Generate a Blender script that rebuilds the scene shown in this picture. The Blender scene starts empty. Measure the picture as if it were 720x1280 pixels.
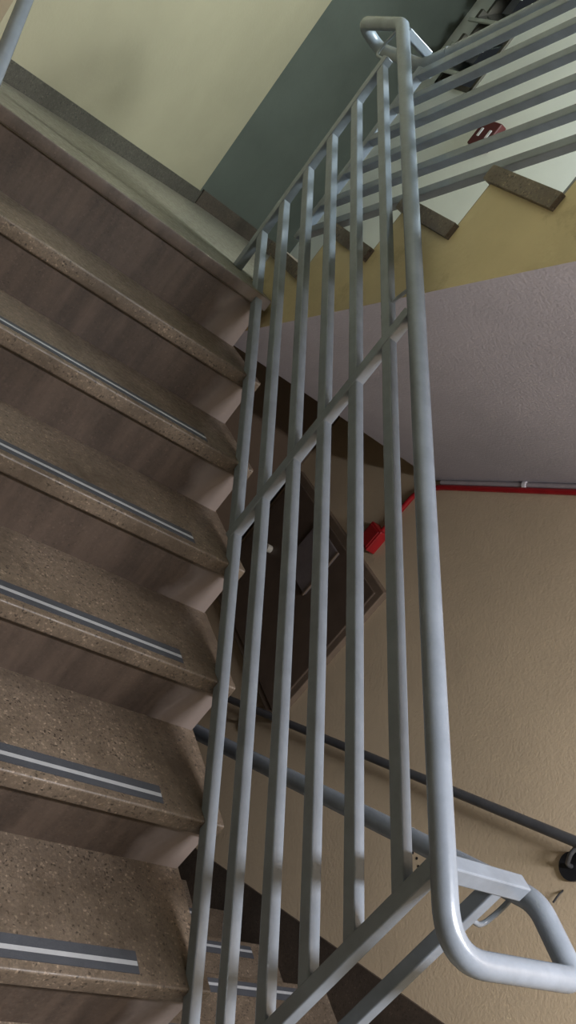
import bpy, bmesh, math, random
from mathutils import Vector, Matrix
random.seed(4)
SC = bpy.context.scene
COL = SC.collection
H = 0.17            # rise
G = 0.2755          # going
S = H / G
NOSE = 0.022
LAND = 1.045        # upper landing level
XW = 1.235          # right wall plane
XL = -1.17          # left wall plane
STOREY = 2.72
V = Vector

# ------------------------------------------------------------------ materials
def new_mat(name):
    m = bpy.data.materials.new(name); m.use_nodes = True
    nt = m.node_tree
    return m, nt, nt.nodes['Principled BSDF']

def ramp(nt, src, stops):
    r = nt.nodes.new('ShaderNodeValToRGB')
    while len(r.color_ramp.elements) > 1: r.color_ramp.elements.remove(r.color_ramp.elements[-1])
    r.color_ramp.elements[0].position = stops[0][0]; r.color_ramp.elements[0].color = (*stops[0][1], 1)
    for p, c in stops[1:]:
        e = r.color_ramp.elements.new(p); e.color = (*c, 1)
    nt.links.new(src, r.inputs['Fac']); return r.outputs['Color']

def noise(nt, scale, detail=4, rough=.55, vec=None, mapping=None):
    n = nt.nodes.new('ShaderNodeTexNoise')
    n.inputs['Scale'].default_value = scale; n.inputs['Detail'].default_value = detail
    n.inputs['Roughness'].default_value = rough
    if vec is not None: nt.links.new(vec, n.inputs['Vector'])
    return n.outputs['Fac']

def mix(nt, fac, a, b, mode='MIX'):
    n = nt.nodes.new('ShaderNodeMix'); n.data_type = 'RGBA'; n.blend_type = mode
    for inp, val in ((n.inputs['Factor'], fac), (n.inputs['A'], a), (n.inputs['B'], b)): pass
    fi = n.inputs[0]; ai = n.inputs[6]; bi = n.inputs[7]
    for sock, val in ((fi, fac), (ai, a), (bi, b)):
        if hasattr(val, 'is_output') or isinstance(val, bpy.types.NodeSocket): nt.links.new(val, sock)
        elif isinstance(val, (int, float)): sock.default_value = val
        else: sock.default_value = (*val, 1)
    return n.outputs[2]

def coords(nt):
    return nt.nodes.new('ShaderNodeTexCoord').outputs['Object']

def bump(nt, bsdf, height, strength=.3, dist=.002):
    b = nt.nodes.new('ShaderNodeBump'); b.inputs['Strength'].default_value = strength
    b.inputs['Distance'].default_value = dist
    nt.links.new(height, b.inputs['Height']); nt.links.new(b.outputs['Normal'], bsdf.inputs['Normal'])

def plaster(name, col, vary=.12, rough=.75, bs=.35, grain=90, stain=None):
    m, nt, b = new_mat(name); c = coords(nt)
    n1 = noise(nt, 2.2, 5, .6, c); n2 = noise(nt, grain, 3, .6, c)
    lo = tuple(x * (1 - vary) for x in col); hi = tuple(min(1, x * (1 + vary)) for x in col)
    colr = ramp(nt, n1, [(.3, lo), (.7, hi)])
    if stain:
        n3 = noise(nt, 5, 6, .7, c)
        colr = mix(nt, ramp(nt, n3, [(.56, (0, 0, 0)), (.72, (.6, .6, .6))]), colr, stain)
    nt.links.new(colr, b.inputs['Base Color'])
    b.inputs['Roughness'].default_value = rough
    bump(nt, b, n2, bs, .004)
    return m

def terrazzo(name, base, rough=.38, chips=130, lit_end=False, contrast=1.0, grime=(.03, .022, .016), streaks=0.0):
    m, nt, b = new_mat(name); c = coords(nt)
    k = contrast
    nz = nt.nodes.new('ShaderNodeTexNoise'); nz.inputs['Scale'].default_value = 70; nt.links.new(c, nz.inputs['Vector'])
    va = nt.nodes.new('ShaderNodeVectorMath'); va.operation = 'MULTIPLY_ADD'
    nt.links.new(nz.outputs['Color'], va.inputs[0]); va.inputs[1].default_value = (.012, .012, .012); nt.links.new(c, va.inputs[2])
    cc = None
    for sc, seed in ((chips, 0), (chips * 2.1, 1)):
        v = nt.nodes.new('ShaderNodeTexVoronoi'); v.inputs['Scale'].default_value = sc
        nt.links.new(va.outputs[0], v.inputs['Vector'])
        sep = nt.nodes.new('ShaderNodeSeparateColor'); nt.links.new(v.outputs['Color'], sep.inputs[0])
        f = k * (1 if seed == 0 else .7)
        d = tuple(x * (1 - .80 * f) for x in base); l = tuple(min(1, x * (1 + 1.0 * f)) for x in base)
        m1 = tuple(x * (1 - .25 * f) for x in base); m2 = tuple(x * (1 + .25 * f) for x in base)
        chip = ramp(nt, sep.outputs[seed], [(.0, d), (.11, d), (.13, m1), (.42, m1), (.45, base), (.70, base), (.73, m2), (.90, m2), (.92, l), (1, l)])
        cut = ramp(nt, v.outputs['Distance'], [(.38, (1, 1, 1)), (.62, (0, 0, 0))])
        if cc is None: cc = mix(nt, cut, tuple(x * .95 for x in base), chip)
        else: cc = mix(nt, mix(nt, .5, cut, (0, 0, 0)), cc, chip)
    big = noise(nt, 4.5, 7, .68, c)
    cc = mix(nt, ramp(nt, big, [(.40, (0, 0, 0)), (.68, (.8, .8, .8))]), cc, grime)
    if streaks:
        mp = nt.nodes.new('ShaderNodeMapping'); mp.inputs['Scale'].default_value = (16, 16, 2.2); nt.links.new(c, mp.inputs['Vector'])
        st = noise(nt, 1.0, 4, .6, mp.outputs[0])
        cc = mix(nt, ramp(nt, st, [(.42, (0, 0, 0)), (.62, (streaks,) * 3)]), cc, tuple(x * 1.9 for x in base))
    if lit_end:
        # lighter band at the free end of the risers, lamplight put into the colour
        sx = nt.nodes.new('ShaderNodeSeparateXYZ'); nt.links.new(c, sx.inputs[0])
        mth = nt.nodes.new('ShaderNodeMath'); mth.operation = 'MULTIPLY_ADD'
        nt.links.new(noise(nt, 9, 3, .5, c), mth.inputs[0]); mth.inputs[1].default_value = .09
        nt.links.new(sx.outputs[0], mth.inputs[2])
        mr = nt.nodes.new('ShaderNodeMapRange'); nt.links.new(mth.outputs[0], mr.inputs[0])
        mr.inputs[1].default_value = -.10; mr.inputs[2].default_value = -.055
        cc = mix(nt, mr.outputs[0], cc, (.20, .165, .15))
    nt.links.new(cc, b.inputs['Base Color'])
    n2 = noise(nt, 60, 4, .6, c)
    nt.links.new(ramp(nt, n2, [(.3, (rough * .75,) * 3), (.7, (min(1, rough * 1.35),) * 3)]), b.inputs['Roughness'])
    bump(nt, b, n2, .15, .002)
    return m

def paint(name, col, rough=.36, metallic=0.0, bs=.12, spec=.5):
    m, nt, b = new_mat(name); c = coords(nt)
    n1 = noise(nt, 14, 4, .6, c); n2 = noise(nt, 130, 3, .6, c)
    lo = tuple(x * .86 for x in col); hi = tuple(min(1, x * 1.1) for x in col)
    nt.links.new(ramp(nt, n1, [(.3, lo), (.7, hi)]), b.inputs['Base Color'])
    b.inputs['Roughness'].default_value = rough; b.inputs['Metallic'].default_value = metallic
    b.inputs['Specular IOR Level'].default_value = spec
    bump(nt, b, n2, bs, .002)
    return m

M = dict(
    tread=terrazzo('brown_terrazzo', (.152, .116, .084), .45, 165, grime=(.056, .040, .027)),
    riser=terrazzo('riser_terrazzo', (.070, .050, .038), .5, 170, lit_end=True, contrast=.5, grime=(.036, .025, .019), streaks=.45),
    landing=terrazzo('landing_terrazzo', (.17, .155, .12), .40, 140, contrast=.6, grime=(.11, .097, .073)),
    skirt=terrazzo('dark_skirting', (.075, .056, .042), .5, 150, contrast=.7, grime=(.034, .026, .02)),
    skirt_grey=terrazzo('grey_skirting', (.085, .075, .06), .5, 150, contrast=1.0, grime=(.045, .039, .031)),
    yellow=plaster('yellow_paint', (.325, .290, .198), .07, .55, .18, 70),
    ochre=plaster('ochre_stringer_paint', (.62, .52, .31), .12, .6, .3, 60, stain=(.25, .18, .08)),
    beige=plaster('beige_textured_paint', (.60, .485, .34), .08, .6, .4, 100),
    lavender=plaster('lavender_soffit_plaster', (.44, .42, .465), .10, .9, .5, 110),
    white=plaster('white_paint', (.85, .87, .85), .03, .6, .1, 80),
    grey=plaster('grey_green_paint', (.070, .080, .067), .18, .5, .12, 70),
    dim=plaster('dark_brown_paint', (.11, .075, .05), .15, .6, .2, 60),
    steel=paint('blue_grey_paint', (.200, .230, .270), .24, 0, .10),
    steel_dark=paint('dark_grey_rail_paint', (.075, .078, .085), .38),
    strip=paint('dark_strip_rubber', (.048, .052, .062), .75, 0, .5),
    line=paint('white_strip_line', (.36, .37, .385), .6),
    red=paint('red_paint', (.34, .012, .016), .4),
    deepred=paint('deep_red_paint', (.085, .008, .007), .45),
    conduit=paint('pale_conduit', (.40, .36, .38), .5),
    clip=paint('white_clip_plastic', (.72, .70, .74), .45),
    cab=paint('brown_cabinet_paint', (.105, .075, .055), .5),
    cabframe=paint('cabinet_frame_paint', (.17, .125, .09), .55),
    plate=paint('grey_plate', (.17, .145, .145), .4),
    knob=paint('pale_knob', (.62, .58, .5), .35),
    black=paint('black_metal', (.02, .02, .023), .4),
    pane=paint('dark_night_glass', (.012, .018, .018), .08),
    frame=paint('dark_window_frame', (.085, .075, .055), .5),
    bright=paint('pale_frame_edge', (.50, .52, .47), .4),
)

# ------------------------------------------------------------------ mesh helpers
def link(name, bm, mat, parent=None, smooth=False):
    bmesh.ops.recalc_face_normals(bm, faces=bm.faces[:])
    me = bpy.data.meshes.new(name); bm.to_mesh(me); bm.free()
    if smooth:
        for p in me.polygons: p.use_smooth = True
        me.set_sharp_from_angle(angle=math.radians(42))
    me.materials.append(mat)
    o = bpy.data.objects.new(name, me); COL.objects.link(o)
    if parent: o.parent = parent
    return o

def box(bm, a, b, bev=0.0):
    t = bmesh.new()
    vs = [t.verts.new((x, y, z)) for x in (a[0], b[0]) for y in (a[1], b[1]) for z in (a[2], b[2])]
    for f in ((0, 1, 3, 2), (4, 6, 7, 5), (0, 4, 5, 1), (2, 3, 7, 6), (0, 2, 6, 4), (1, 5, 7, 3)):
        t.faces.new([vs[i] for i in f])
    bmesh.ops.recalc_face_normals(t, faces=t.faces[:])
    if bev: bmesh.ops.bevel(t, geom=t.edges[:], offset=bev, segments=2, affect='EDGES', profile=.5)
    merge(bm, t)

def merge(bm, t):
    me = bpy.data.meshes.new('tmp'); t.to_mesh(me); t.free(); bm.from_mesh(me); bpy.data.meshes.remove(me)

def beam(bm, a, b, w, h, side=V((1, 0, 0)), bev=.003):
    """square tube from a to b; w across 'side', h across the other direction"""
    a = V(a); b = V(b); d = (b - a).normalized(); side = (side - d * side.dot(d)).normalized(); n = side.cross(d)
    t = bmesh.new(); L = []
    for p in (a, b):
        L.append([t.verts.new(p + side * (sx * w / 2) + n * (sy * h / 2)) for sx, sy in ((-1, -1), (1, -1), (1, 1), (-1, 1))])
    t.faces.new(L[0]); t.faces.new(L[1][::-1])
    for i in range(4): t.faces.new((L[0][i], L[0][(i + 1) % 4], L[1][(i + 1) % 4], L[1][i]))
    bmesh.ops.recalc_face_normals(t, faces=t.faces[:])
    if bev: bmesh.ops.bevel(t, geom=t.edges[:], offset=bev, segments=2, affect='EDGES', profile=.5)
    merge(bm, t)

def rounded(pts, r=.05, n=7):
    pts = [V(p) for p in pts]; out = [pts[0]]
    for i in range(1, len(pts) - 1):
        p = pts[i]; u = pts[i - 1] - p; w = pts[i + 1] - p
        q = min(r, u.length * .49, w.length * .49) if not isinstance(r, (list, tuple)) else min(r[i], u.length * .49, w.length * .49)
        A = p + u.normalized() * q; B = p + w.normalized() * q
        for k in range(n + 1):
            s = k / n; out.append(A * (1 - s) ** 2 + p * 2 * s * (1 - s) + B * s * s)
    out.append(pts[-1]); return out

def tube(bm, pts, rad, seg=20):
    pts = [V(p) for p in pts]; rings = []
    d0 = (pts[1] - pts[0]).normalized()
    ref = V((1, 0, 0)) if abs(d0.x) < .9 else V((0, 1, 0))
    nrm = (ref - d0 * ref.dot(d0)).normalized()
    for i, p in enumerate(pts):
        if i == 0: d = d0
        elif i == len(pts) - 1: d = (pts[i] - pts[i - 1]).normalized()
        else: d = ((pts[i] - pts[i - 1]).normalized() + (pts[i + 1] - pts[i]).normalized()).normalized()
        nrm = (nrm - d * nrm.dot(d)).normalized(); bi = d.cross(nrm)
        rings.append([bm.verts.new(p + nrm * (rad * math.cos(2 * math.pi * k / seg)) + bi * (rad * math.sin(2 * math.pi * k / seg))) for k in range(seg)])
    for a, b in zip(rings, rings[1:]):
        for k in range(seg): bm.faces.new((a[k], a[(k + 1) % seg], b[(k + 1) % seg], b[k]))
    bm.faces.new(rings[0]); bm.faces.new(rings[-1][::-1])

def prism_x(bm, poly, x0, x1):
    """polygon in the YZ plane pulled along X"""
    a = [bm.verts.new((x0, y, z)) for y, z in poly]; b = [bm.verts.new((x1, y, z)) for y, z in poly]
    bm.faces.new(a); bm.faces.new(b[::-1])
    for i in range(len(poly)):
        j = (i + 1) % len(poly); bm.faces.new((a[i], a[j], b[j], b[i]))

def prism_z(bm, poly, z0, z1):
    a = [bm.verts.new((x, y, z0)) for x, y in poly]; b = [bm.verts.new((x, y, z1)) for x, y in poly]
    bm.faces.new(a[::-1]); bm.faces.new(b)
    for i in range(len(poly)):
        j = (i + 1) % len(poly); bm.faces.new((a[i], a[j], b[j], b[i]))

def thing(name, label, cat, loc, group=None):
    o = bpy.data.objects.new(name, None); COL.objects.link(o); o.empty_display_size = .1
    o['label'] = label; o['category'] = cat
    if group: o['group'] = group
    o['_loc'] = list(loc)
    return o

def settle(o):
    """put the empty at the thing's base while its parts stay where they were built"""
    l = V(o['_loc']); del o['_loc']; o.location = l
    for c in o.children: c.location = c.location - l

def struct(o, label, cat='structure'):
    o['kind'] = 'structure'; o['label'] = label; o['category'] = cat; return o

# ------------------------------------------------------------------ stair flights
def tread_mesh(yn, z, yb, x0, x1, thick=.042, free=None):
    """slab with a rounded nosing at yn, back at yb"""
    bm = bmesh.new(); s = 1 if yb > yn else -1; r = .006
    prof = [(yb, z - thick), (yb, z)]
    for k in range(6):
        a = math.pi / 2 * k / 5
        prof.append((yn + s * (r - r * math.sin(a)), z - r + r * math.cos(a)))
    for k in range(6):
        a = math.pi / 2 * k / 5
        prof.append((yn + s * (r - r * math.cos(a)), z - thick + r - r * math.sin(a)))
    prism_x(bm, prof, x0, x1)
    return bm

def strip_parts(tr, yn, z, s, x0, x1, slack=.0):
    bm = bmesh.new(); ya, yb = sorted((yn + s * .021, yn + s * .069))
    box(bm, (x0, ya, z - .0008), (x1, yb, z + .0018)); st = link('anti_slip_strip', bm, M['strip'], tr)
    bm = bmesh.new(); ym = (ya + yb) / 2 - s * .003
    box(bm, (x0 + .002, ym - .0048, z + .001), (x1 - .0015, ym + .0048, z + .0026)); link('strip_line', bm, M['line'], st)

# flight going up from the camera's landing
f1 = thing('stair_flight', 'brown terrazzo stair flight rising on the left to the landing under the yellow wall', 'stairs', (-.58, -.3, -.34))
poly = [(-.2755, -.34)]
for k in range(-1, 6):
    y = k * G
    poly += [(y, (k) * H - .042), (y + G, k * H - .042)] if True else []
poly += [(6 * G, LAND - .2), (6 * G, LAND - .23)]
poly += [(6 * G - .05, LAND - .30), (-.02, -.34 - .02)]
bm = bmesh.new()
# stepped concrete body under the treads
body = [(-.2755, -.338)]
for k in range(-1, 6):
    body += [(k * G + .012, k * H - .041), ((k + 1) * G + .012, k * H - .041)]
body += [(6 * G + .012, LAND - .05), (6 * G + .012, LAND - .36), (.1, -.36), (-.2755, -.36)]
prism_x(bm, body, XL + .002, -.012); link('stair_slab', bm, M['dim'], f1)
STRIP_END = {0: -.168, 1: -.160, 2: -.151, 3: -.159, 4: -.157, -1: -.16}
for k in range(-1, 6):
    yn, yb, z = k * G - NOSE, (k + 1) * G + .010, k * H
    tr = link('tread', tread_mesh(yn, z, yb, XL + .002, .004), M['tread'], f1, True)
    if k in STRIP_END: strip_parts(tr, yn, z, 1, XL + .14, STRIP_END[k])
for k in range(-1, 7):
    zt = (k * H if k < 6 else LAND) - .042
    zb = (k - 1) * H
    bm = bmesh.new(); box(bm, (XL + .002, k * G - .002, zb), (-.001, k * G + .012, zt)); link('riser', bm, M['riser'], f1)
settle(f1)

# flight going on up from the upper landing, back over the lower one
X2 = .0135
Y2 = 1.904
f2 = thing('stair_flight', 'upper stair flight with ochre side and lavender underside, above the beige wall', 'stairs', (.62, 1.9, LAND))
def z2(j): return 1.02 + j * H
cs = 1.9635
side = [(Y2, LAND - .0), ]
prof = [(1.845, cs - S * 1.845)]
prof += [(Y2, cs - S * 1.845), (Y2 - .0, LAND)]
for j in range(1, 9):
    y = Y2 - (j - 1) * G
    prof += [(y, z2(j) - .043)]
    if j < 8: prof += [(y - G, z2(j) - .043)]
prof += [(-.03, z2(8) - .043), (-.03, cs + S * .03)]
bm = bmesh.new(); prism_x(bm, prof, X2 + .016, XW - .002)
sl = link('stair_slab', bm, M['ochre'], f2)
sl.data.materials.append(M['lavender'])
for p in sl.data.polygons:
    if p.normal.z < -.3: p.material_index = 1
for j in range(1, 9):
    yn = Y2 - (j - 1) * G + NOSE; yb = Y2 - j * G - .008 if j < 8 else -.04
    link('tread', tread_mesh(yn, z2(j), yb, X2, XW - .002, .043), M['tread'], f2, True)
for j in range(1, 9):
    y = Y2 - (j - 1) * G
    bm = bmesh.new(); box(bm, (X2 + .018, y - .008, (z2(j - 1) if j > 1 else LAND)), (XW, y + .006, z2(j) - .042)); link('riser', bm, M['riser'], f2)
settle(f2)

# flight going down under it
f3 = thing('stair_flight', 'lower stair flight descending beside the beige wall, seen between the railing bars', 'stairs', (.65, 0, -.34))
X3 = .10
def z3(j): return -1.70 + j * H
prof = [(Y2 - .0, -1.70)]
for j in range(1, 8):
    y = Y2 - (j - 1) * G
    prof += [(y, z3(j) - .043), (y - G, z3(j) - .043)]
prof += [(-.03, z3(8) - .043), (-.03, -.6), (1.6, -1.75), (Y2, -1.75)]
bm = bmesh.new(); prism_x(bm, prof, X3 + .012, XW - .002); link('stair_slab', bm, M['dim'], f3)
for j in range(1, 8):
    yn = Y2 - (j - 1) * G + NOSE; yb = Y2 - j * G - .008
    tr = link('tread', tread_mesh(yn, z3(j), yb, X3, XW - .002, .043), M['tread'], f3, True)
    strip_parts(tr, yn, z3(j), -1, X3 + .14, XW - .125)
for j in range(1, 9):
    y = Y2 - (j - 1) * G
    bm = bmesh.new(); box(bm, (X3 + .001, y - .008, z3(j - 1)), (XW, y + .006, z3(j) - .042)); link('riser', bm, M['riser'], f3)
settle(f3)

# ------------------------------------------------------------------ landings, walls
# upper landing: slab with terrazzo top
bm = bmesh.new(); prism_z(bm, [(XL - .4, 6 * G + .012), (-.006, 6 * G + .012), (-.006, 1.90), (XW, 1.90), (XW, 4.5), (XL - .4, 4.5)], LAND - .2, LAND - .042)
struct(link('ceiling', bm, M['ochre']), 'ochre painted edge of the upper landing slab', 'landing')
bm = tread_mesh(6 * G - NOSE, LAND, 6 * G + .3, XL, .004)
prism_z(bm, [(XL - .4, 6 * G + .28), (.004, 6 * G + .28), (.004, 1.905), (XW, 1.905), (XW, 4.5), (XL - .4, 4.5)], LAND - .042, LAND)
fl = struct(link('floor', bm, M['landing'], None, True), 'pale trodden terrazzo floor of the upper landing', 'floor')
fl.data.materials.append(M['riser'])  # darker nosing face: shade under the overhead light, put into its colour
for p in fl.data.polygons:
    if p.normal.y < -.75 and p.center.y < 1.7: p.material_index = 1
# camera's landing and the lower one
bm = bmesh.new(); prism_z(bm, [(-2.4, -2.7), (XW, -2.7), (XW, -.02), (X3, -.02), (X3, -.2655), (-2.4, -.2655)], -.50, -.34)
struct(link('floor', bm, M['landing']), 'terrazzo floor of the landing the stairs start from', 'floor')
bm = bmesh.new(); prism_z(bm, [(XL, Y2), (XW, Y2), (XW, 2.8), (XL, 2.8)], -1.85, -1.70)
struct(link('floor', bm, M['tread']), 'dark terrazzo floor of the lower landing', 'floor')

T = .12
# right wall below the flight: beige; above: white, with the louvre window cut out
zs = lambda y: cs - S * y
bm = bmesh.new(); prism_x(bm, [(-2.7, -2.0), (2.85, -2.0), (2.85, LAND - .1), (1.9, LAND - .1), (1.845, zs(1.845) + .05), (-.03, zs(-.03) + .05), (-2.7, zs(-.03) + .05)], XW, XW + T)
wr = struct(link('wall_right', bm, M['beige']), 'beige textured wall below the upper flight', 'wall')
WY0, WY1, WZ0, WZ1 = 3.70, 4.13, 2.42, 3.26
bm = bmesh.new()
prism_x(bm, [(-2.7, zs(-.03) + .05), (-.03, zs(-.03) + .05), (1.845, zs(1.845) + .05), (1.9, LAND - .1), (2.85, LAND - .1), (WY0, LAND - .1), (WY0, 4.0), (-2.7, 4.0)], XW, XW + T)
box(bm, (XW, WY1, LAND - .1), (XW + T, 4.6, 4.0)); box(bm, (XW, WY0, LAND - .1), (XW + T, WY1, WZ0)); box(bm, (XW, WY0, WZ1), (XW + T, WY1, 4.0))
struct(link('wall_right_upper', bm, M['white']), 'white wall beside the upper flight', 'wall')
# lower end wall, in the dark under the landing
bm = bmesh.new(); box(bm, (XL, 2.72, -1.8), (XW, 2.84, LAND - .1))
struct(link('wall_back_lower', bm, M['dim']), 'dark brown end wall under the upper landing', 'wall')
# left wall along the flight
bm = bmesh.new(); box(bm, (XL - T, .15, -.4), (XL, 3.0, 4.0))
struct(link('wall_left', bm, M['yellow']), 'yellow wall on the left of the flight', 'wall')
# walls round the camera's landing (out of the picture, they carry the bounced light)
bm = bmesh.new(); box(bm, (-2.4, -2.82, -.4), (XW, -2.7, 4.0)); struct(link('wall_front', bm, M['yellow']), 'yellow wall behind the viewer', 'wall')
bm = bmesh.new(); box(bm, (-2.52, -2.7, -.4), (-2.4, .27, 4.0)); box(bm, (-2.4, .15, -.4), (XL - T, .27, 4.0)); struct(link('wall_left_lower', bm, M['yellow']), 'yellow wall left of the viewer', 'wall')
bm = bmesh.new(); box(bm, (-2.4, -2.7, 2.18), (XW, -.03, 2.38)); struct(link('ceiling_lower', bm, M['lavender']), 'underside of the next landing above the viewer', 'ceiling')
bm = bmesh.new(); box(bm, (-2.4, -2.7, 4.0), (XW + T, 4.6, 4.1)); struct(link('ceiling_upper', bm, M['grey']), 'grey ceiling high above the landing', 'ceiling')

# skewed yellow wall and grey wall on the upper landing
def wall_strip(p, q, z0, z1, t):
    p = V((*p, 0)); q = V((*q, 0)); d = (q - p).normalized(); n = V((-d.y, d.x, 0))
    bm = bmesh.new(); prism_z(bm, [(p.x, p.y), (q.x, q.y), (q.x + n.x * t, q.y + n.y * t), (p.x + n.x * t, p.y + n.y * t)], z0, z1)
    return bm
YA, YB = V((-.908, 2.387)), V((.305, 3.714))
dY = (YB - YA).normalized(); nY = V((dY.y, -dY.x))     # towards the stairs
A0 = YA - dY * .37
struct(link('wall_back', wall_strip(A0, YB, LAND - .05, 4.0, .10), M['yellow']), 'bright yellow wall on the landing above the top step', 'wall')
GA, GB = V((.33, 3.80)), V((1.25, 4.357))
dG = (GB - GA).normalized(); nG = V((dG.y, -dG.x))
struct(link('wall_back_recess', wall_strip(GA - dG * .1, GB, LAND - .05, 4.0, .10), M['grey']), 'grey green wall set back beyond the yellow wall', 'wall')
o = link('baseboard_back', wall_strip(A0 + nY * .012, YB + nY * .012 + dY * .004, LAND - .002, LAND + .072, .03), M['skirt_grey']); struct(o, 'speckled grey brown baseboard under the yellow wall', 'baseboard')
o = link('baseboard_recess', wall_strip(GA + nG * .012 + dG * .02, GB + nG * .012, LAND - .002, LAND + .085, .03), M['skirt']); struct(o, 'dark baseboard under the grey green wall', 'baseboard')
# sloping skirting of the lower flight on the right wall
bm = bmesh.new(); prism_x(bm, [(-.05, -.155), (1.93, -.155 - S * 1.98), (1.93, -.155 - S * 1.98 - .35), (-.05, -.55)], XW - .012, XW + .01)
struct(link('baseboard_right', bm, M['skirt']), 'dark sloping skirting along the lower flight', 'baseboard')
bm = bmesh.new(); box(bm, (XW - .012, 1.93, -1.70), (XW + .01, 2.72, -1.60)); box(bm, (X3, 2.708, -1.70), (XW, 2.73, -1.60))
struct(link('baseboard_lower', bm, M['skirt']), 'dark baseboard round the lower landing', 'baseboard')
# drill holes in the beige wall
def on_wall(c, r, name, mat, parent, x=XW, seg=10):
    bm = bmesh.new(); ring = [bm.verts.new((x - .0012, c[0] + r * math.cos(a * 2 * math.pi / seg), c[1] + r * math.sin(a * 2 * math.pi / seg))) for a in range(seg)]
    back = [bm.verts.new(v.co + V((.004, 0, 0))) for v in ring]
    bm.faces.new(ring); bm.faces.new(back[::-1])
    for i in range(seg): bm.faces.new((ring[i], ring[(i + 1) % seg], back[(i + 1) % seg], back[i]))
    return link(name, bm, mat, parent)
HOLES = []

# ------------------------------------------------------------------ louvre window high on the white wall
win = bpy.data.objects.new('window_1', None); COL.objects.link(win)
struct(win, 'dark louvre window with tilted panes high on the white wall', 'window')
bm = bmesh.new(); f = .028
for a, b in (((XW - .012, WY0, WZ0), (XW + .06, WY0 + f, WZ1)), ((XW - .012, WY1 - f, WZ0), (XW + .06, WY1, WZ1)), ((XW - .012, WY0, WZ0), (XW + .06, WY1, WZ0 + f)), ((XW - .012, WY0, WZ1 - f), (XW + .06, WY1, WZ1))):
    box(bm, a, b, .003)
link('window_frame', bm, M['frame'], win)
n = 5; ph = (WZ1 - WZ0 - 2 * f) / n
for i in range(n):
    zc = WZ0 + f + ph * (i + .5); tilt = math.radians(24)
    bm = bmesh.new(); top = V((XW + .045, 0, zc + ph * .5)); bot = V((XW - .085, 0, zc - ph * .38))
    d = (top - bot).normalized(); nrm = V((d.z, 0, -d.x)) * .004
    for sgn in (0,):
        vs = [bm.verts.new((p.x + q.x, y, p.z + q.z)) for y in (WY0 + f, WY1 - f) for p in (bot, top) for q in (nrm, -nrm)]
        for fc in ((0, 1, 3, 2), (4, 6, 7, 5), (0, 4, 5, 1), (2, 3, 7, 6), (0, 2, 6, 4), (1, 5, 7, 3)): bm.faces.new([vs[q] for q in fc])
    pn = link('pane', bm, M['pane'], win)
    bm = bmesh.new(); box(bm, (bot.x - .007, WY0 + f, bot.z - .012), (bot.x + .007, WY1 - f, bot.z + .010), .002); link('pane_rail', bm, M['bright'], pn)
    bm = bmesh.new(); box(bm, (XW - .05, WY1 - .03, zc - .03), (XW - .006, WY1 + .004, zc + .035), .004); link('hinge', bm, M['frame'], pn)

# ------------------------------------------------------------------ railings
def yz(y, c, sgn=1): return c + sgn * S * y
XG = -.037
BAR = .028
g1 = thing('stair_railing', 'blue grey steel railing in the foreground with six sloping bars and looped handrail', 'railing', (XG, -.2, -.17))
C1 = [.006, .130, .262, .389, .517, .648]
YP = (-.2, .893, 1.918)
for i, c in enumerate(C1):
    bm = bmesh.new(); a = (XG, YP[0] + .004, yz(YP[0] + .004, c)); b = (XG, YP[2] + .008, yz(YP[2] + .008, c))
    beam(bm, a, b, BAR, BAR); link('bar', bm, M['steel'], g1)
W = .030
for y, z0, z1 in ((YP[0], -.172, yz(YP[0], .745)), (YP[1], yz(YP[1], C1[0]) - .018, yz(YP[1], .735)), (YP[2], LAND, yz(YP[2], .680))):
    bm = bmesh.new(); beam(bm, (XG - .001, y, z0), (XG - .001, y, z1), W, W); link('post', bm, M['steel'], g1)
HR = .0225
XH = -.037
CH = .752
ztop = yz(1.985, CH)
XR = .272
path = [(XH, 1.985, ztop), (XH, -.325, yz(-.325, CH)), (XR + .006, -.345, .578), (XR, -.205, .598), (XR, 0.1, .598 - S * .30)]
pts = rounded(path, [0, .085, .032, .032, 0], 10)
bm = bmesh.new(); tube(bm, pts, HR, 24)
# top loop
pts = rounded([(XH, 1.975, ztop - .006), (XH, 2.0, ztop + .003), (XH + .005, 2.30, 1.962), (.075, 2.31, 1.945), (.09, 1.95, 1.930), (.09, 1.85, 1.9905)], [0, .01, .05, .05, .05, 0], 8)
tube(bm, pts, HR, 24)
link('handrail', bm, M['steel'], g1, True)
bm = bmesh.new(); beam(bm, (XG + .01, -.19, .607), (.222, -.19, .607), .034, .034, V((0, 1, 0))); link('link_bar', bm, M['steel'], g1)
bm = bmesh.new(); beam(bm, (XG + .01, 1.955, ztop - .01), (.085, 1.955, ztop - .01), .03, .03, V((0, 1, 0))); link('link_bar', bm, M['steel'], g1)
def rod(a, b, parent, side):
    a = V(a); b = V(b); bm = bmesh.new()
    tube(bm, rounded([a, V((b.x, a.y + side, a.z)), V((b.x, b.y, a.z + .015)), b], .02, 6), .0045, 10)
    link('rail_bracket', bm, M['steel'], parent, True)
for y, dy in ((YP[1], .10), (YP[2], .10)):
    z = yz(y, .672)
    bm = bmesh.new(); tube(bm, rounded([(XG, y, z), (XG, y + .10, z + .008), (XG, y + .10, z + .05), (XG, y + .07, yz(y + .07, CH) - .01)], .022, 6), .005, 10); link('rail_bracket', bm, M['steel'], g1, True)
settle(g1)

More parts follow.
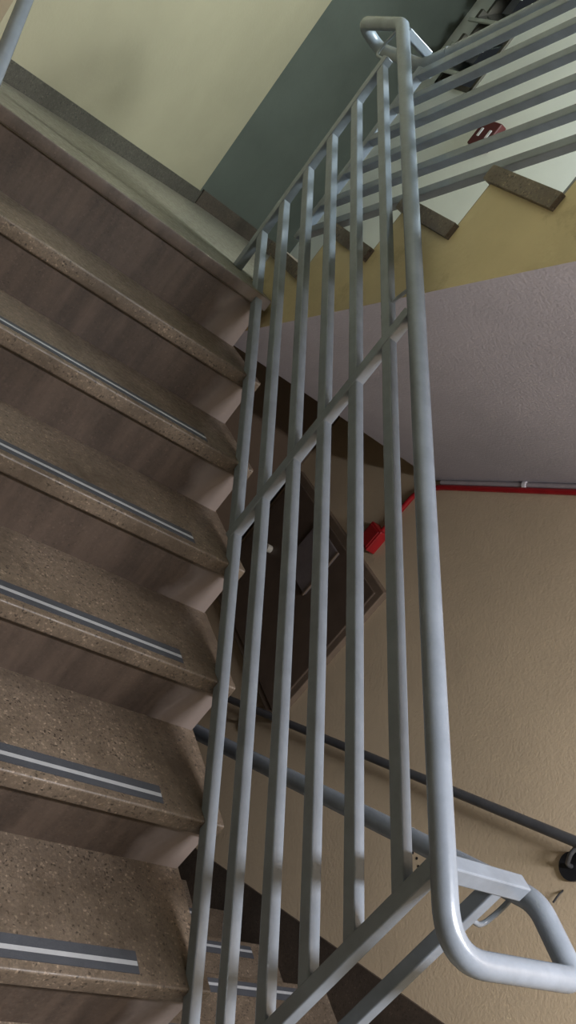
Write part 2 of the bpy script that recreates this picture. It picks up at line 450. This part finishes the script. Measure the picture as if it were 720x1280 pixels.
g2 = thing('stair_railing', 'grey railing of the upper flight with sloping bars in front of the white wall', 'railing', (.06, 1.87, LAND))
XG2 = .06
C2 = [2.415, 2.535, 2.662, 2.788, 2.912, 3.032]
for c in C2:
    bm = bmesh.new(); beam(bm, (XG2, 1.88, yz(1.88, c, -1)), (XG2, -.05, yz(-.05, c, -1)), BAR, BAR); link('bar', bm, M['steel'], g2)
for y, z0 in ((1.868, yz(1.868, C2[0], -1) - .02), (.82, z2(4)), (-.04, z2(8))):
    bm = bmesh.new(); beam(bm, (XG2, y, z0), (XG2, y, yz(y, 3.06, -1)), W, W); link('post', bm, M['steel'], g2)
bm = bmesh.new(); beam(bm, (XG2, 1.868, LAND), (XG2, 1.868, 1.3), W, W)
bm.free()
bm = bmesh.new(); tube(bm, [(.09, 1.86, yz(1.86, 3.132, -1)), (.09, -.1, yz(-.1, 3.132, -1))], HR * .9, 20); link('handrail', bm, M['steel'], g2, True)
for y in (1.868, .82, -.04):
    bm = bmesh.new(); z = yz(y, 3.05, -1); tube(bm, rounded([(XG2, y, z), (.095, y, z), (.09, y, yz(y, 3.125, -1))], .02, 6), .005, 10); link('rail_bracket', bm, M['steel'], g2, True)
settle(g2)

g3 = thing('stair_railing', 'grey round handrail on a square post descending with the lower flight, joined to the loop', 'railing', (.155, -.19, -.34))
bm = bmesh.new(); beam(bm, (.155, -.19, -.34), (.155, -.19, .592), .03, .03); link('post', bm, M['steel'], g3)
bm = bmesh.new(); tube(bm, [(XR, .08, .598 - S * .28), (XR, 1.86, .598 - S * 2.06)], HR, 24); link('handrail', bm, M['steel'], g3, True)
bm = bmesh.new(); beam(bm, (XR, 1.80, -1.70), (XR, 1.80, .598 - S * 2.0), .03, .03); 
link('post', bm, M['steel'], g3)
bm = bmesh.new(); tube(bm, rounded([(.165, -.185, .51), (.245, -.178, .484), (XR - .003, -.17, .525), (XR, -.165, .575)], .02, 6), .0055, 10); link('rail_bracket', bm, M['steel'], g3, True)
settle(g3)

def wall_rail(name, label, a, b, rad, mat, wallx, brackets, ends=True):
    t = thing(name, label, 'handrail', a)
    bm = bmesh.new(); a = V(a); b = V(b); tube(bm, [a, b], rad, 20); link('rail', bm, mat, t, True)
    for y, zf in brackets:
        s = (y - a.y) / (b.y - a.y); z = a.z + (b.z - a.z) * s
        bm = bmesh.new(); tube(bm, rounded([(wallx, y, z - zf), ((wallx + a.x) / 2, y, z - zf), (a.x, y, z - zf * .5), (a.x, y, z - rad * .5)], .02, 6), .007, 12); br = link('bracket', bm, mat, t, True)
        bm = bmesh.new(); sg = 1 if a.x > wallx else -1; tube(bm, [(wallx - sg * .002, y, z - zf), (wallx + sg * .008, y, z - zf), (wallx + sg * .012, y, z - zf)], .042, 28); link('flange', bm, M['black'] if mat == M['steel_dark'] else mat, br, True)
    settle(t); return t
CR = .590
wall_rail('wall_handrail', 'dark grey round handrail fixed to the beige wall along the lower flight', (1.165, -.35, yz(-.35, CR, -1)), (1.165, 1.95, yz(1.95, CR, -1)), .0165, M['steel_dark'], XW, [(.265, .085), (1.75, .085)])
wall_rail('wall_handrail', 'pale grey handrail on the left wall, cut off by the top left corner', (-1.10, .16, yz(.16, .766)), (-1.10, 1.62, yz(1.62, .766)), .0125, M['steel'], XL, [(.5, .06), (1.4, .06)])

# ------------------------------------------------------------------ things on the right wall
t = thing('wall_cabinet', 'brown metal cabinet on the beige wall in the dark, with grey plate and pale knob', 'cabinet', (XW, 2.12, -.43))
CY0, CY1, CZ0, CZ1 = 1.605, 2.66, -.43, .354
bm = bmesh.new(); box(bm, (XW - .032, CY0, CZ0), (XW + .002, CY1, CZ1), .004); link('cabinet_box', bm, M['cabframe'], t)
bm = bmesh.new(); box(bm, (XW - .040, CY0 + .035, CZ0 + .035), (XW - .028, CY1 - .03, CZ1 - .035), .004); dr = link('door', bm, M['cab'], t)
bm = bmesh.new(); box(bm, (XW - .054, 1.975, .03), (XW - .038, 2.235, .285), .004); pl = link('plate', bm, M['plate'], dr)
bm = bmesh.new(); box(bm, (XW - .058, 1.968, .026), (XW - .05, 1.982, .289), .002); link('plate_rim', bm, M['cabframe'], pl)
bm = bmesh.new(); tube(bm, [(XW - .038, 2.41, -.013), (XW - .055, 2.41, -.013), (XW - .058, 2.41, -.013), (XW - .07, 2.41, -.013)], .02, 18); link('knob', bm, M['knob'], dr, True)
settle(t)

t = thing('alarm_box', 'small red box on the dark wall just above the brown cabinet', 'alarm', (XW, 1.89, .40))
bm = bmesh.new(); box(bm, (XW - .05, 1.845, .400), (XW + .002, 1.94, .507), .005); link('box', bm, M['red'], t)
bm = bmesh.new(); box(bm, (XW - .054, 1.855, .410), (XW - .048, 1.93, .497), .003); link('cover', bm, M['red'], t)
settle(t)
def tag(o, label, cat, group=None):
    o['label'] = label; o['category'] = cat
    if group: o['group'] = group
    return o
CRD = 1.925
bm = bmesh.new()
tube(bm, rounded([(XW - .012, 1.885, .495), (XW - .012, 1.885, .725), (XW - .012, 1.80, yz(1.80, CRD, -1)), (XW - .012, -.03, yz(-.03, CRD, -1))], .04, 6), .012, 14)
tag(link('red_conduit', bm, M['red'], None, True), 'red conduit running up the beige wall from the red box, under the sloping ceiling', 'pipe')
t = thing('pale_conduit', 'pale lilac conduit in the angle between sloping ceiling and beige wall', 'pipe', (XW, 1.78, .86))
CPL = CRD + .026
bm = bmesh.new(); tube(bm, [(XW - .012, 1.80, yz(1.80, CPL, -1)), (XW - .012, -.03, yz(-.03, CPL, -1))], .0105, 14); link('pipe', bm, M['conduit'], t, True)
yc = 1.43
bm = bmesh.new(); d = V((0, -1, S)).normalized()
c0 = V((XW - .012, yc, yz(yc, CPL, -1)))
tube(bm, [c0 - d * .008, c0 + d * .008], .0165, 16); box(bm, (XW - .012, yc - .01, c0.z - .022), (XW - .001, yc + .01, c0.z + .02), .002); link('clip', bm, M['clip'], t, True)
settle(t)

t = thing('call_point', 'dark red box with two white marks on the white wall behind the railing', 'alarm', (XW, 3.33, 2.15))
bm = bmesh.new(); box(bm, (XW - .04, 3.175, 2.158), (XW + .002, 3.345, 2.305), .006); link('box', bm, M['deepred'], t)
for y in (3.218, 3.298):
    bm = bmesh.new(); box(bm, (XW - .0425, y - .011, 2.208), (XW - .039, y + .011, 2.256), .002); link('white_mark', bm, M['clip'], t)
settle(t)

bm = bmesh.new(); tube(bm, [(XW + .002, .236, .272), (XW - .012, .230, .262), (XW - .02, .220, .232)], .003, 8)
tag(link('wall_hook', bm, M['black'], None, True), 'thin black hook on the beige wall below the dark handrail', 'hook')
for q in ((.678, -.12), (.652, -.116), (.626, -.125), (.616, -.158)):
    HOLES.append(q)

# ------------------------------------------------------------------ camera
cam = bpy.data.cameras.new('camera'); co = bpy.data.objects.new('camera', cam); COL.objects.link(co)
CP = (-1.25903138, -0.94680304, 1.26122529); yaw, pitch, roll, fpx = 0.61943584, -0.25110899, 0.68143259, 1084.62
fw = V((math.sin(yaw) * math.cos(pitch), math.cos(yaw) * math.cos(pitch), math.sin(pitch)))
r0 = V((math.cos(yaw), -math.sin(yaw), 0)); u0 = r0.cross(fw)
r = r0 * math.cos(roll) + u0 * math.sin(roll); u = -r0 * math.sin(roll) + u0 * math.cos(roll)
co.matrix_world = Matrix(((r.x, u.x, -fw.x, CP[0]), (r.y, u.y, -fw.y, CP[1]), (r.z, u.z, -fw.z, CP[2]), (0, 0, 0, 1)))
cam.sensor_fit = 'VERTICAL'; cam.sensor_height = 24; cam.lens = fpx / 1280 * 24; cam.clip_start = .02
SC.camera = co
def wall_point(px, py, x):
    d = r * ((px - 360) / fpx) + u * ((640 - py) / fpx) + fw
    return V(CP) + d * ((x - CP[0]) / d.x)

for q in HOLES: on_wall(q, .005, 'drill_hole', M['black'], wr)

# ------------------------------------------------------------------ light
def area(name, loc, size, power, col, target=None, shape='DISK'):
    l = bpy.data.lights.new(name, 'AREA'); l.shape = shape; l.size = size; l.energy = power; l.color = col
    o = bpy.data.objects.new(name, l); COL.objects.link(o); o.location = loc
    if target:
        o.rotation_euler = (V(target) - V(loc)).to_track_quat('-Z', 'Y').to_euler()
    return o
def point(name, loc, rad, power, col):
    l = bpy.data.lights.new(name, 'POINT'); l.shadow_soft_size = rad; l.energy = power; l.color = col
    o = bpy.data.objects.new(name, l); COL.objects.link(o); o.location = loc; return o
la = area('landing_tube_lamp', (.42, -1.25, 2.12), 1.1, 106, (.97, .96, 1.0), None, 'RECTANGLE'); la.data.size_y = .22
point('upper_landing_lamp', (.95, 1.1, 3.3), .22, 235, (.88, .98, 1.0))
w = bpy.data.worlds.new('world'); SC.world = w; w.use_nodes = True
w.node_tree.nodes['Background'].inputs[0].default_value = (.5, .58, .65, 1); w.node_tree.nodes['Background'].inputs[1].default_value = .03

SC.view_settings.view_transform = 'Standard'; SC.view_settings.look = 'None'; SC.view_settings.gamma = 1; SC.view_settings.exposure = 0
SC.view_settings.use_curve_mapping = False
